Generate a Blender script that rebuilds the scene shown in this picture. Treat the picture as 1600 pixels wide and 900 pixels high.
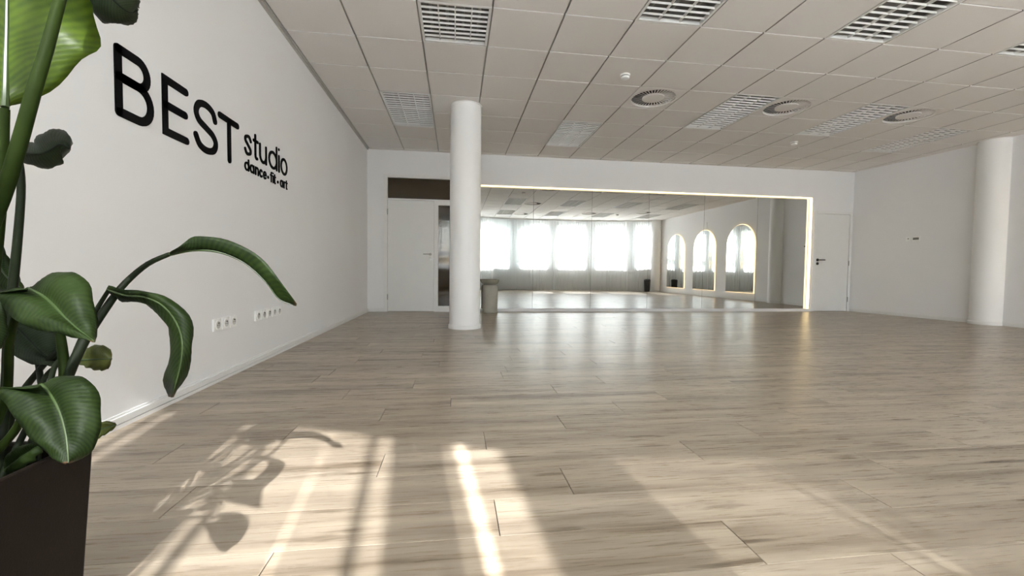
import bpy, bmesh, math, random
from mathutils import Vector, Matrix
random.seed(7)
D = bpy.data
sc = bpy.context.scene
for o in list(D.objects): D.objects.remove(o)
COL = sc.collection
PI = math.pi

# ------------------------------------------------------------------ camera
FPX = 661.08
CAM = Vector((1.5635, -3.4959, 0.7526))
YAW, PITCH, ROLL = 0.1324, -0.0393, 0.0115
_f = Vector((math.sin(YAW)*math.cos(PITCH), math.cos(YAW)*math.cos(PITCH), math.sin(PITCH)))
_r = Vector((math.cos(YAW), -math.sin(YAW), 0)); _u = _r.cross(_f)
_R = _r*math.cos(ROLL) + _u*math.sin(ROLL); _U = -_r*math.sin(ROLL) + _u*math.cos(ROLL)
cam = D.cameras.new('camera'); camo = D.objects.new('camera', cam); COL.objects.link(camo)
M = Matrix((( _R.x, _U.x, -_f.x, CAM.x), (_R.y, _U.y, -_f.y, CAM.y), (_R.z, _U.z, -_f.z, CAM.z), (0, 0, 0, 1)))
camo.matrix_world = M
cam.sensor_width = 36; cam.lens = FPX/1600*36; cam.clip_start = 0.02; cam.clip_end = 2000
sc.camera = camo

# ------------------------------------------------------------------ world, sun, exposure
SUN_EL = math.radians(42.5); SUN_H = Vector((-0.105, 0.9945, 0))
sun_dir = SUN_H*math.cos(SUN_EL) + Vector((0, 0, -math.sin(SUN_EL)))
w = D.worlds.new('sky'); sc.world = w; w.use_nodes = True
nt = w.node_tree; nt.nodes.clear()
sky = nt.nodes.new('ShaderNodeTexSky'); sky.sky_type = 'NISHITA'; sky.sun_disc = False
sky.sun_elevation = SUN_EL; sky.sun_rotation = math.pi - 0.105; sky.air_density = 1.3; sky.dust_density = 1.2; sky.ozone_density = 1.0
bg = nt.nodes.new('ShaderNodeBackground'); bg.inputs[1].default_value = 0.22
ow = nt.nodes.new('ShaderNodeOutputWorld')
nt.links.new(sky.outputs[0], bg.inputs[0]); nt.links.new(bg.outputs[0], ow.inputs[0])
sl = D.lights.new('sun', 'SUN'); sl.energy = 11.0; sl.angle = 0.017; sl.color = (1.0, 0.985, 0.955)
so = D.objects.new('sun', sl); COL.objects.link(so); so.rotation_euler = sun_dir.to_track_quat('-Z', 'Y').to_euler(); so.location = (4, -20, 20)
vs = sc.view_settings
vs.view_transform = 'Standard'; vs.look = 'None'; vs.gamma = 1.0; vs.exposure = 2.28; vs.use_curve_mapping = False
try:
    sc.cycles.transparent_max_bounces = 32; sc.cycles.max_bounces = 14; sc.cycles.diffuse_bounces = 7
    sc.cycles.glossy_bounces = 8; sc.cycles.transmission_bounces = 10
    sc.cycles.sample_clamp_indirect = 12.0; sc.cycles.caustics_reflective = True; sc.cycles.blur_glossy = 0.5
except Exception: pass

# ------------------------------------------------------------------ helpers
def link(o, parent=None):
    COL.objects.link(o)
    if parent is not None: o.parent = parent
    return o
def root_loc(o):
    v = Vector((0, 0, 0))
    while o is not None: v = v + o.location; o = o.parent
    return v
def mesh(name, verts, faces, mat=None, parent=None, smooth=False, uvs=None):
    off = root_loc(parent) if parent is not None else Vector((0, 0, 0))
    me = D.meshes.new(name); me.from_pydata([tuple(Vector(v)-off) for v in verts], [], faces)
    if uvs is not None:
        l = me.uv_layers.new(name='UVMap')
        for lp in me.loops: l.data[lp.index].uv = uvs[lp.vertex_index]
    if mat is not None: me.materials.append(mat)
    if smooth:
        for p in me.polygons: p.use_smooth = True
    me.validate(); me.update()
    return link(D.objects.new(name, me), parent)
def empty(name, loc, label=None, cat=None, group=None):
    o = D.objects.new(name, None); o.location = loc; o.empty_display_size = 0.1; link(o)
    if label: tag(o, label, cat, group)
    return o
def tag(o, label, cat, group=None):
    o['label'] = label; o['category'] = cat
    if group: o['group'] = group
    return o
def struct(o): o['kind'] = 'structure'; return o
class MB:
    def __init__(s): s.v = []; s.f = []
    def add(s, v, f):
        n = len(s.v); s.v += [Vector(q) for q in v]; s.f += [tuple(i+n for i in q) for q in f]; return s
    def box(s, x0, x1, y0, y1, z0, z1, b=0.0):
        if b > 0:
            bm = bmesh.new(); bmesh.ops.create_cube(bm, size=1)
            for v in bm.verts: v.co = Vector(((x0+x1)/2+v.co.x*(x1-x0), (y0+y1)/2+v.co.y*(y1-y0), (z0+z1)/2+v.co.z*(z1-z0)))
            bmesh.ops.bevel(bm, geom=list(bm.edges), offset=b, segments=2, affect='EDGES', profile=0.6)
            bm.verts.index_update()
            s.add([v.co.copy() for v in bm.verts], [[v.index for v in f.verts] for f in bm.faces]); bm.free(); return s
        return s.add([(x0,y0,z0),(x1,y0,z0),(x1,y1,z0),(x0,y1,z0),(x0,y0,z1),(x1,y0,z1),(x1,y1,z1),(x0,y1,z1)],
                     [(3,2,1,0),(4,5,6,7),(0,1,5,4),(1,2,6,5),(2,3,7,6),(3,0,4,7)])
    def obox(s, o, e, n, u0, u1, d0, d1, z0, z1):
        # box in a frame: origin o (2d), e along, n normal (2d)
        def P(u, d, z): return (o[0]+e[0]*u+n[0]*d, o[1]+e[1]*u+n[1]*d, z)
        return s.add([P(u0,d0,z0),P(u1,d0,z0),P(u1,d1,z0),P(u0,d1,z0),P(u0,d0,z1),P(u1,d0,z1),P(u1,d1,z1),P(u0,d1,z1)],
                     [(3,2,1,0),(4,5,6,7),(0,1,5,4),(1,2,6,5),(2,3,7,6),(3,0,4,7)])
    def lathe(s, c, prof, n=48):
        # prof: list of (r, z) ; vertical axis
        v = []; f = []; m = len(prof)
        for i in range(n):
            a = 2*PI*i/n
            for r, z in prof: v.append((c[0]+r*math.cos(a), c[1]+r*math.sin(a), z))
        for i in range(n):
            j = (i+1) % n
            for k in range(m-1): f.append((i*m+k, j*m+k, j*m+k+1, i*m+k+1))
        return s.add(v, f)
    def prism(s, poly, axis, d0, d1):
        # poly list of 2d; axis 'x': (y,z) , 'y': (x,z), 'z': (x,y)
        def P(a, b, d): return {'x': (d, a, b), 'y': (a, d, b), 'z': (a, b, d)}[axis]
        n = len(poly)
        v = [P(a, b, d0) for a, b in poly]+[P(a, b, d1) for a, b in poly]
        f = [tuple(range(n)), tuple(range(2*n-1, n-1, -1))]+[(i, i+n, (i+1) % n+n, (i+1) % n) for i in range(n)]
        return s.add(v, f)
    def tube(s, pts, rad, n=10, caps=True):
        pts = [Vector(p) for p in pts]; m = len(pts)
        rr = rad if isinstance(rad, (list, tuple)) else [rad]*m
        v = []; f = []; prev = None
        for i, p in enumerate(pts):
            t = (pts[min(i+1, m-1)]-pts[max(i-1, 0)]).normalized()
            if prev is None:
                a = Vector((0, 0, 1)) if abs(t.z) < .9 else Vector((1, 0, 0)); b = t.cross(a).normalized()
            else: b = (prev - t*prev.dot(t)).normalized()
            prev = b; c = t.cross(b)
            for k in range(n):
                an = 2*PI*k/n; v.append(p + (b*math.cos(an)+c*math.sin(an))*rr[i])
        for i in range(m-1):
            for k in range(n):
                q = (k+1) % n; f.append((i*n+k, i*n+q, (i+1)*n+q, (i+1)*n+k))
        if caps: f.append(tuple(range(n-1, -1, -1))); f.append(tuple((m-1)*n+k for k in range(n)))
        return s.add(v, f)
    def build(s, name, mat, parent=None, smooth=False): 
        o = mesh(name, s.v, s.f, mat, parent)
        bm = bmesh.new(); bm.from_mesh(o.data); bmesh.ops.recalc_face_normals(bm, faces=bm.faces); bm.to_mesh(o.data); bm.free()
        if smooth:
            for p in o.data.polygons: p.use_smooth = True
            try: o.data.set_sharp_from_angle(angle=math.radians(40))
            except Exception: pass
        return o
def crom(P, n):
    # catmull-rom resample of list of tuples/vectors to n points
    P = [Vector(p) for p in P]; m = len(P)-1; out = []
    for i in range(n):
        t = i/(n-1)*m; k = min(int(t), m-1); t -= k
        p0 = P[max(k-1, 0)]; p1 = P[k]; p2 = P[k+1]; p3 = P[min(k+2, m)]
        out.append(0.5*((2*p1)+(p2-p0)*t+(2*p0-5*p1+4*p2-p3)*t*t+(3*p1-p0-3*p2+p3)*t**3))
    return out

# ------------------------------------------------------------------ materials
def nmat(name):
    m = D.materials.new(name); m.use_nodes = True; n = m.node_tree; b = n.nodes['Principled BSDF']
    return m, n, b
def L(n, a, b): n.links.new(a, b)
def ramp(n, stops, interp='LINEAR'):
    r = n.nodes.new('ShaderNodeValToRGB'); r.color_ramp.interpolation = interp
    e = r.color_ramp.elements
    while len(e) > 1: e.remove(e[-1])
    e[0].position = stops[0][0]; e[0].color = (*stops[0][1], 1)
    for p, c in stops[1:]:
        q = e.new(p); q.color = (*c, 1)
    return r
def noise(n, scale, detail=4, rough=.55, vec=None):
    t = n.nodes.new('ShaderNodeTexNoise'); t.inputs['Scale'].default_value = scale; t.inputs['Detail'].default_value = detail
    t.inputs['Roughness'].default_value = rough
    if vec is not None: L(n, vec, t.inputs['Vector'])
    return t
def plain(name, c, rough=.5, metal=0, spec=.5, var=.04, scale=6, bump=0.0, bscale=200):
    m, n, b = nmat(name)
    g = n.nodes.new('ShaderNodeNewGeometry')
    t = noise(n, scale, 3, .5, g.outputs['Position'])
    r = ramp(n, [(.3, tuple(max(0, x*(1-var)) for x in c)), (.7, tuple(min(1, x*(1+var)) for x in c))])
    L(n, t.outputs['Fac'], r.inputs[0]); L(n, r.outputs[0], b.inputs['Base Color'])
    b.inputs['Roughness'].default_value = rough; b.inputs['Metallic'].default_value = metal
    b.inputs['Specular IOR Level'].default_value = spec
    if bump:
        t2 = noise(n, bscale, 3, .6, g.outputs['Position']); bp = n.nodes.new('ShaderNodeBump'); bp.inputs['Strength'].default_value = bump
        bp.inputs['Distance'].default_value = .002; L(n, t2.outputs['Fac'], bp.inputs['Height']); L(n, bp.outputs[0], b.inputs['Normal'])
    return m
def emis(name, c, s):
    m, n, b = nmat(name); b.inputs['Base Color'].default_value = (*c, 1); b.inputs['Emission Color'].default_value = (*c, 1)
    b.inputs['Emission Strength'].default_value = s; return m
M_wall = plain('wall_paint', (.855, .85, .85), .75, var=.012, scale=1.2, bump=.15, bscale=160)
M_col = plain('column_paint', (.90, .895, .885), .55, var=.01, scale=1.5, bump=.1, bscale=120)
M_tile = plain('ceiling_tile', (.83, .80, .775), .9, spec=.2, var=.012, scale=.9, bump=.3, bscale=420)
M_rail = plain('grid_rail', (.50, .48, .455), .5, var=.02)
M_trim = plain('white_trim', (.82, .815, .80), .45, var=.015)
M_door = plain('door_laminate', (.80, .80, .785), .45, var=.01)
M_plastic = plain('white_plastic', (.93, .925, .91), .35, var=.01)
M_grey = plain('grey_plastic', (.16, .165, .15), .35, var=.05)
M_dark = plain('dark_hole', (.012, .012, .012), .6)
M_metal = plain('brushed_steel', (.42, .41, .39), .35, metal=1)
M_blackmetal = plain('black_metal', (.03, .028, .025), .4)
M_alu = plain('louvre_aluminium', (.92, .91, .89), .4, metal=.1, var=.03)
M_house = plain('lamp_housing', (.24, .235, .225), .5, var=.04)
M_tubeglass = plain('lamp_tube', (.35, .35, .34), .3)
M_letter = plain('black_letter', (.004, .004, .005), .7, spec=.1)
M_led = emis('led_warm', (1.0, .76, .40), .6)
M_led2 = emis('led_arch', (1.0, .74, .40), .6)
M_dglass, n, b = nmat('brown_glass')
b.inputs['Base Color'].default_value = (.040, .026, .011, 1); b.inputs['Roughness'].default_value = .03; b.inputs['IOR'].default_value = 1.6
M_mirror, n, b = nmat('mirror_silver')
b.inputs['Base Color'].default_value = (.66, .675, .66, 1); b.inputs['Metallic'].default_value = 1; b.inputs['Roughness'].default_value = 0.0
M_seam = plain('mirror_seam', (.10, .10, .095), .6)
# pane
M_pane, n, b = nmat('window_glass'); n.nodes.remove(b)
tr = n.nodes.new('ShaderNodeBsdfTransparent'); tr.inputs[0].default_value = (.96, .965, .98, 1)
gl = n.nodes.new('ShaderNodeBsdfGlossy'); gl.inputs['Roughness'].default_value = .02
fr = n.nodes.new('ShaderNodeFresnel'); fr.inputs[0].default_value = 1.3
mx = n.nodes.new('ShaderNodeMixShader'); L(n, fr.outputs[0], mx.inputs[0]); L(n, tr.outputs[0], mx.inputs[1]); L(n, gl.outputs[0], mx.inputs[2])
L(n, mx.outputs[0], n.nodes['Material Output'].inputs[0])
# sheer fabric
def sheer(name, clear):
    m, n, b = nmat(name); n.nodes.remove(b)
    tr = n.nodes.new('ShaderNodeBsdfTransparent')
    df = n.nodes.new('ShaderNodeBsdfDiffuse'); df.inputs[0].default_value = (.92, .93, .93, 1)
    tl = n.nodes.new('ShaderNodeBsdfTranslucent'); tl.inputs[0].default_value = (.88, .90, .90, 1)
    a = n.nodes.new('ShaderNodeMixShader'); a.inputs[0].default_value = .68; L(n, df.outputs[0], a.inputs[1]); L(n, tl.outputs[0], a.inputs[2])
    g = n.nodes.new('ShaderNodeNewGeometry'); t = noise(n, 60, 3, .6, g.outputs['Position'])
    mr = n.nodes.new('ShaderNodeMapRange'); mr.inputs[1].default_value = .3; mr.inputs[2].default_value = .7
    mr.inputs[3].default_value = 1-clear-.05; mr.inputs[4].default_value = 1-clear+.05; L(n, t.outputs['Fac'], mr.inputs[0])
    c = n.nodes.new('ShaderNodeMixShader'); L(n, mr.outputs[0], c.inputs[0]); L(n, tr.outputs[0], c.inputs[1]); L(n, a.outputs[0], c.inputs[2])
    L(n, c.outputs[0], n.nodes['Material Output'].inputs[0]); return m
M_sheer = sheer('sheer_voile', .24)
# floor laminate
M_floor, n, b = nmat('oak_laminate')
g = n.nodes.new('ShaderNodeNewGeometry'); oi = n.nodes.new('ShaderNodeObjectInfo')
rn = n.nodes.new('ShaderNodeMath'); rn.operation = 'ADD'; L(n, oi.outputs['Random'], rn.inputs[0]); L(n, g.outputs['Random Per Island'], rn.inputs[1])
rv = n.nodes.new('ShaderNodeCombineXYZ'); mu = n.nodes.new('ShaderNodeMath'); mu.operation = 'MULTIPLY'; mu.inputs[1].default_value = 37.0
L(n, rn.outputs[0], mu.inputs[0]); L(n, mu.outputs[0], rv.inputs[0]); L(n, mu.outputs[0], rv.inputs[1])
va = n.nodes.new('ShaderNodeVectorMath'); va.operation = 'ADD'; L(n, g.outputs['Position'], va.inputs[0]); L(n, rv.outputs[0], va.inputs[1])
def stretch(sx, sy):
    v = n.nodes.new('ShaderNodeVectorMath'); v.operation = 'MULTIPLY'; v.inputs[1].default_value = (sx, sy, 1); L(n, va.outputs[0], v.inputs[0]); return v.outputs[0]
t1 = noise(n, 1.0, 6, .62, stretch(.62, 10)); t2 = noise(n, 1.0, 5, .7, stretch(5, 110)); t3 = noise(n, 1.0, 3, .5, stretch(1.6, 7)); t4 = noise(n, 1.0, 3, .5, stretch(2.4, 21))
r1 = ramp(n, [(.33, (.200, .156, .110)), (.47, (.365, .304, .234)), (.60, (.445, .378, .296)), (.75, (.50, .432, .346))]); L(n, t1.outputs['Fac'], r1.inputs[0])
r2 = ramp(n, [(.35, (.78, .77, .75)), (.6, (1, 1, 1))]); L(n, t2.outputs['Fac'], r2.inputs[0])
m1 = n.nodes.new('ShaderNodeMixRGB'); m1.blend_type = 'MULTIPLY'; m1.inputs[0].default_value = .45; L(n, r1.outputs[0], m1.inputs[1]); L(n, r2.outputs[0], m1.inputs[2])
r3 = ramp(n, [(.27, (.38, .34, .29)), (.38, (1, 1, 1))]); L(n, t4.outputs['Fac'], r3.inputs[0])     # dark cracks and knots
m2 = n.nodes.new('ShaderNodeMixRGB'); m2.blend_type = 'MULTIPLY'; m2.inputs[0].default_value = .85; L(n, m1.outputs[0], m2.inputs[1]); L(n, r3.outputs[0], m2.inputs[2])
r4 = ramp(n, [(.3, (.86, .85, .84)), (.7, (1.08, 1.07, 1.05))]); L(n, t3.outputs['Fac'], r4.inputs[0])
m3 = n.nodes.new('ShaderNodeMixRGB'); m3.blend_type = 'MULTIPLY'; m3.inputs[0].default_value = 1; L(n, m2.outputs[0], m3.inputs[1]); L(n, r4.outputs[0], m3.inputs[2])
fr_ = n.nodes.new('ShaderNodeMath'); fr_.operation = 'FRACT'; L(n, mu.outputs[0], fr_.inputs[0])
r5 = ramp(n, [(0, (.90, .89, .875)), (1, (1.06, 1.06, 1.06))]); L(n, fr_.outputs[0], r5.inputs[0])
m4 = n.nodes.new('ShaderNodeMixRGB'); m4.blend_type = 'MULTIPLY'; m4.inputs[0].default_value = 1; L(n, m3.outputs[0], m4.inputs[1]); L(n, r5.outputs[0], m4.inputs[2])
L(n, m4.outputs[0], b.inputs['Base Color']); b.inputs['Roughness'].default_value = .30; b.inputs['Specular IOR Level'].default_value = .5
rr = ramp(n, [(.3, (.24,)*3), (.7, (.36,)*3)]); L(n, t2.outputs['Fac'], rr.inputs[0]); L(n, rr.outputs[0], b.inputs['Roughness'])
bp = n.nodes.new('ShaderNodeBump'); bp.inputs['Strength'].default_value = .12; bp.inputs['Distance'].default_value = .002; L(n, t2.outputs['Fac'], bp.inputs['Height']); L(n, bp.outputs[0], b.inputs['Normal'])
M_gap = plain('floor_gap', (.02, .015, .01), .8)
# leaf
def leafmat(name, dark, light, rib, rough=.38, trans=.25):
    m, n, b = nmat(name)
    uv = n.nodes.new('ShaderNodeUVMap'); sp = n.nodes.new('ShaderNodeSeparateXYZ'); L(n, uv.outputs[0], sp.inputs[0])
    # u across (0..1), v along: side veins sweep forward from the midrib
    ab = n.nodes.new('ShaderNodeMath'); ab.operation = 'SUBTRACT'; ab.inputs[1].default_value = .5; L(n, sp.outputs[0], ab.inputs[0])
    aa = n.nodes.new('ShaderNodeMath'); aa.operation = 'ABSOLUTE'; L(n, ab.outputs[0], aa.inputs[0])
    ma = n.nodes.new('ShaderNodeMath'); ma.operation = 'MULTIPLY_ADD'; ma.inputs[1].default_value = -.35; L(n, aa.outputs[0], ma.inputs[0]); L(n, sp.outputs[1], ma.inputs[2])
    cb = n.nodes.new('ShaderNodeCombineXYZ'); L(n, ma.outputs[0], cb.inputs[0])
    wv = n.nodes.new('ShaderNodeTexWave'); wv.inputs['Scale'].default_value = 9; wv.inputs['Distortion'].default_value = 1.0; wv.inputs['Detail'].default_value = 2; L(n, cb.outputs[0], wv.inputs['Vector'])
    g = n.nodes.new('ShaderNodeNewGeometry'); t = noise(n, 14, 4, .6, g.outputs['Position'])
    mi = n.nodes.new('ShaderNodeMath'); mi.operation = 'MULTIPLY_ADD'; mi.inputs[1].default_value = .22; L(n, wv.outputs['Fac'], mi.inputs[0]); L(n, t.outputs['Fac'], mi.inputs[2])
    r = ramp(n, [(.35, dark), (.8, light)]); L(n, mi.outputs[0], r.inputs[0])
    tp = ramp(n, [(.965, (0, 0, 0)), (.985, (1, 1, 1))]); L(n, sp.outputs[1], tp.inputs[0])
    bt = n.nodes.new('ShaderNodeMixRGB'); L(n, tp.outputs[0], bt.inputs[0]); L(n, r.outputs[0], bt.inputs[1]); bt.inputs[2].default_value = (.10, .055, .03, 1)
    L(n, bt.outputs[0], b.inputs['Base Color']); b.inputs['Roughness'].default_value = rough
    bp = n.nodes.new('ShaderNodeBump'); b.inputs['Specular IOR Level'].default_value = .18; bp.inputs['Strength'].default_value = .12; bp.inputs['Distance'].default_value = .002; L(n, wv.outputs['Fac'], bp.inputs['Height']); L(n, bp.outputs[0], b.inputs['Normal'])
    tl = n.nodes.new('ShaderNodeBsdfTranslucent'); hs = n.nodes.new('ShaderNodeMixRGB'); hs.blend_type = 'MULTIPLY'; hs.inputs[0].default_value = 1
    L(n, r.outputs[0], hs.inputs[1]); hs.inputs[2].default_value = (3.6, 3.0, .5, 1); L(n, hs.outputs[0], tl.inputs[0])
    mx = n.nodes.new('ShaderNodeMixShader'); mx.inputs[0].default_value = trans; L(n, b.outputs[0], mx.inputs[1]); L(n, tl.outputs[0], mx.inputs[2])
    L(n, mx.outputs[0], n.nodes['Material Output'].inputs[0]); return m
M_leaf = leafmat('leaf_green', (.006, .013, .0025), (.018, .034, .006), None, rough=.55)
M_leafSun = leafmat('leaf_sunlit', (.030, .056, .005), (.065, .105, .009), None, trans=.3)  # backlit sun glow put into the leaf colour
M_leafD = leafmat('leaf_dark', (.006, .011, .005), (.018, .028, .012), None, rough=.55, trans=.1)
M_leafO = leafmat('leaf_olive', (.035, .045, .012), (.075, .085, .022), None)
M_rib = plain('leaf_midrib', (.032, .054, .014), .4, var=.15, scale=30)
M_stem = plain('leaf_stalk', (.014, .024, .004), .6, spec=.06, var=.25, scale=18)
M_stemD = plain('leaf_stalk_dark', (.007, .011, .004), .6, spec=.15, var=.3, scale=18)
M_pot = plain('pot_brown', (.008, .0055, .0038), .55, spec=.12, var=.12, scale=12, bump=.2, bscale=260)
M_soil = plain('potting_soil', (.012, .009, .006), .95, var=.5, scale=60, bump=1, bscale=90)
M_stone = plain('pedestal_stone', (.42, .40, .34), .7, var=.07, scale=9, bump=.3, bscale=130)
M_bowl = plain('bowl_stone', (.30, .29, .235), .65, var=.1, scale=11, bump=.3, bscale=130)
M_bin = plain('black_plastic', (.02, .021, .02), .5)
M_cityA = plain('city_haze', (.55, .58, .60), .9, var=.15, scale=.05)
M_ground = plain('outdoor_ground', (.30, .30, .28), .95, var=.2, scale=.02)
M_facade = plain('facade_white', (.70, .72, .74), .7, var=.02)

# ------------------------------------------------------------------ room measures
H = 2.8806; YW = 4.33; YM = 4.385; G0 = .045; GR = .6
WP = [(0, -3.72), (.7, -4.02), (2.3, -4.62), (3.92, -4.83), (5.52, -4.87), (7.1, -4.80), (8.7, -4.50), (9.785, -3.95)]   # window wall inner face
RC = (9.935, 2.1)
ROOM = [(0, YW)] + WP + [RC, (9.73, YW)]      # counter-clockwise seen from above
def clip(poly, clipper):
    out = poly
    for i in range(len(clipper)):
        a = clipper[i]; b_ = clipper[(i+1) % len(clipper)]
        inp = out; out = []
        if not inp: break
        def side(p): return (b_[0]-a[0])*(p[1]-a[1])-(b_[1]-a[1])*(p[0]-a[0])
        for k in range(len(inp)):
            p = inp[k]; q = inp[(k+1) % len(inp)]; sp = side(p); sq = side(q)
            if sp >= 0: out.append(p)
            if (sp >= 0) != (sq >= 0):
                t = sp/(sp-sq); out.append((p[0]+(q[0]-p[0])*t, p[1]+(q[1]-p[1])*t))
    return out
def area(p): return abs(sum(p[i][0]*p[(i+1) % len(p)][1]-p[(i+1) % len(p)][0]*p[i][1] for i in range(len(p))))/2 if len(p) > 2 else 0

# ------------------------------------------------------------------ floor with laminate planks
flo = struct(MB().box(-.1, 10.15, -5.1, YW+.2, -.12, -.012).build('floor', M_gap))
PW, PL = .1955, 1.28
OFF = {0: .417, 1: .002, 2: .685, 3: .413, 4: 1.09, -1: .814, -2: 1.19, -3: .26, -4: .914, -5: .014, -6: .62}
rng = random.Random(3)
planks = []
prev = .4
for k in range(-31, 18):
    y1 = -1.545 - k*PW; y0 = y1-PW
    if y1 < -5.0 or y0 > YW+.12: continue
    o_ = OFF.get(k)
    if o_ is None:
        o_ = (prev + rng.uniform(.35, .9)) % PL
    prev = o_
    x = o_-PL
    while x < 10.05:
        a = max(x, -.03); c = min(x+PL, 10.05)
        if c-a > .02: planks.append((a, c, max(y0, -5.05), min(y1, YW+.15)))
        x += PL
def plank_size(p):
    cx, cy = (p[0]+p[1])/2, (p[2]+p[3])/2
    d = Vector((cx, cy, 0))-CAM; dep = d.dot(_f)
    if dep < .25: return -10+dep
    if abs(d.dot(_R)/dep) > 1.7: return -1/(1+dep)
    return (p[1]-p[0])/(dep**3)
planks.sort(key=plank_size, reverse=True)
def plank_geo(a, c, y0, y1, cx, cy):
    e = .0013; ey = .0005; cf = .0005; z0 = -.012
    x0, x1, Y0, Y1 = a+e-cx, c-e-cx, y0+ey-cy, y1-ey-cy
    return ([(x0, Y0, z0), (x1, Y0, z0), (x1, Y1, z0), (x0, Y1, z0), (x0, Y0, -cf), (x1, Y0, -cf), (x1, Y1, -cf), (x0, Y1, -cf),
             (x0+cf, Y0+cf, 0), (x1-cf, Y0+cf, 0), (x1-cf, Y1-cf, 0), (x0+cf, Y1-cf, 0)],
            [(0,1,5,4),(1,2,6,5),(2,3,7,6),(3,0,4,7),(4,5,9,8),(5,6,10,9),(6,7,11,10),(7,4,8,11),(8,9,10,11)])
cache = {}
far = MB()
for i, (a, c, y0, y1) in enumerate(planks):
    cx, cy = (a+c)/2, (y0+y1)/2
    if i < 300:
        key = (round(c-a, 4), round(y1-y0, 4))
        if key not in cache:
            v, f = plank_geo(a, c, y0, y1, cx, cy); me = D.meshes.new('plank'); me.from_pydata(v, [], f); me.materials.append(M_floor); cache[key] = me
        o = D.objects.new('plank', cache[key]); o.location = (cx, cy, 0); link(o, flo)
    else:
        v, f = plank_geo(a, c, y0, y1, cx, cy); far.add([(q[0]+cx, q[1]+cy, q[2]) for q in v], f)
if far.v:
    o = far.build('plank_field', M_floor, flo); o['kind'] = 'stuff'

# ------------------------------------------------------------------ walls
TOPZ = H+.16
struct(MB().box(-.15, 0, -4.4, YW+.3, 0, TOPZ).build('wall_left', M_wall))
# back wall with openings: door 1 (x .28-1.80, z 0-2.45), mirror niche (x 1.86-8.77, z .048-2.315), door 2 (x 8.82-9.70, z 0-2.06)
NX0, NX1, NZ0, NZ1 = 1.86, 8.765, .05, 2.318
wb = MB()
bw0, bw1 = YW, YW+.22
for x0, x1, z0, z1 in [(-.15, .28, 0, TOPZ), (.28, 1.80, 2.45, TOPZ), (1.80, NX0, 0, TOPZ), (NX0, NX1, NZ1, TOPZ), (NX0, NX1, 0, NZ0), (NX1, 8.82, 0, TOPZ), (8.82, 9.70, 2.06, TOPZ), (9.70, 9.95, 0, TOPZ)]:
    wb.box(x0, x1, bw0, bw1, z0, z1)
wb.box(NX0, NX1, YM+.02, bw1, NZ0, NZ1)
wb.box(.28, 1.80, bw1-.02, bw1, 0, 2.45); wb.box(8.82, 9.70, bw1-.02, bw1, 0, 2.06)
struct(wb.build('wall_back', M_wall))
def wallseg(name, p, q, t, ext0=0, ext1=0):
    d = Vector((q[0]-p[0], q[1]-p[1])); l = d.length; e = d/l; nrm = (e.y, -e.x)
    return MB().obox(p, e, nrm, -ext0, l+ext1, 0, t, 0, TOPZ)
wr = wallseg('', (9.785, -3.95), RC, .18, .0, .02); w2 = wallseg('', RC, (9.73, YW), .18, .02, .05); wr.add(w2.v, w2.f)
struct(wr.build('wall_right', M_wall))
# window wall: piers, spandrels, lintels
SILL, WTOP = .93, 2.74
def frame2(i):
    p, q = WP[i], WP[i+1]; d = Vector((q[0]-p[0], q[1]-p[1])); l = d.length; e = d/l
    return p, (e.x, e.y), (e.y, -e.x), l          # n points outwards (to -y)
wf = MB(); PWD = .15
for i in range(7):
    p, e, nn, l = frame2(i)
    a = PWD if i > 0 else .06; b_ = l-(PWD if i < 6 else .30)
    wf.obox(p, e, nn, -.02 if i else 0, a, -.0, .26, 0, TOPZ)
    wf.obox(p, e, nn, b_, l+.02, -.0, .26, 0, TOPZ)
    wf.obox(p, e, nn, a, b_, 0, .20, 0, SILL); wf.obox(p, e, nn, a, b_, 0, .15, WTOP, TOPZ)
struct(wf.build('wall_front', M_wall))
for i in range(7):
    p, e, nn, l = frame2(i)
    a = PWD if i > 0 else .06; b_ = l-(PWD if i < 6 else .30)
    mid = ((p[0]+e[0]*(a+b_)/2), p[1]+e[1]*(a+b_)/2)
    wd = empty('window_%d' % (i+1), (mid[0], mid[1], SILL)); struct(wd)
    f = MB(); d0, d1 = .07, .13; ft = .055
    f.obox(p, e, nn, a, b_, d0, d1, SILL, SILL+ft); f.obox(p, e, nn, a, b_, d0, d1, WTOP-ft, WTOP)
    f.obox(p, e, nn, a, a+ft, d0, d1, SILL+ft, WTOP-ft); f.obox(p, e, nn, b_-ft, b_, d0, d1, SILL+ft, WTOP-ft)
    f.obox(p, e, nn, a+ft, b_-ft, d0, d1, 1.33, 1.50)
    f.build('window_frame', M_trim, wd)
    for z0, z1 in ((SILL+ft, 1.33), (1.50, WTOP-ft)):
        MB().obox(p, e, nn, a+ft, b_-ft, .096, .104, z0, z1).build('pane', M_pane, wd)
    MB().obox(p, e, nn, a-.02, b_+.02, -.06, .07, SILL-.03, SILL+.002).build('window_sill', M_trim, wd)
    hb = MB().obox(p, e, nn, a+.015, a+.04, .05, .07, 1.36, 1.45); hb.obox(p, e, nn, a+.02, a+.034, .03, .05, 1.40, 1.415); hb.obox(p, e, nn, a+.018, a+.037, .018, .032, 1.30, 1.415)
    hb.build('window_handle', M_blackmetal, wd)

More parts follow.
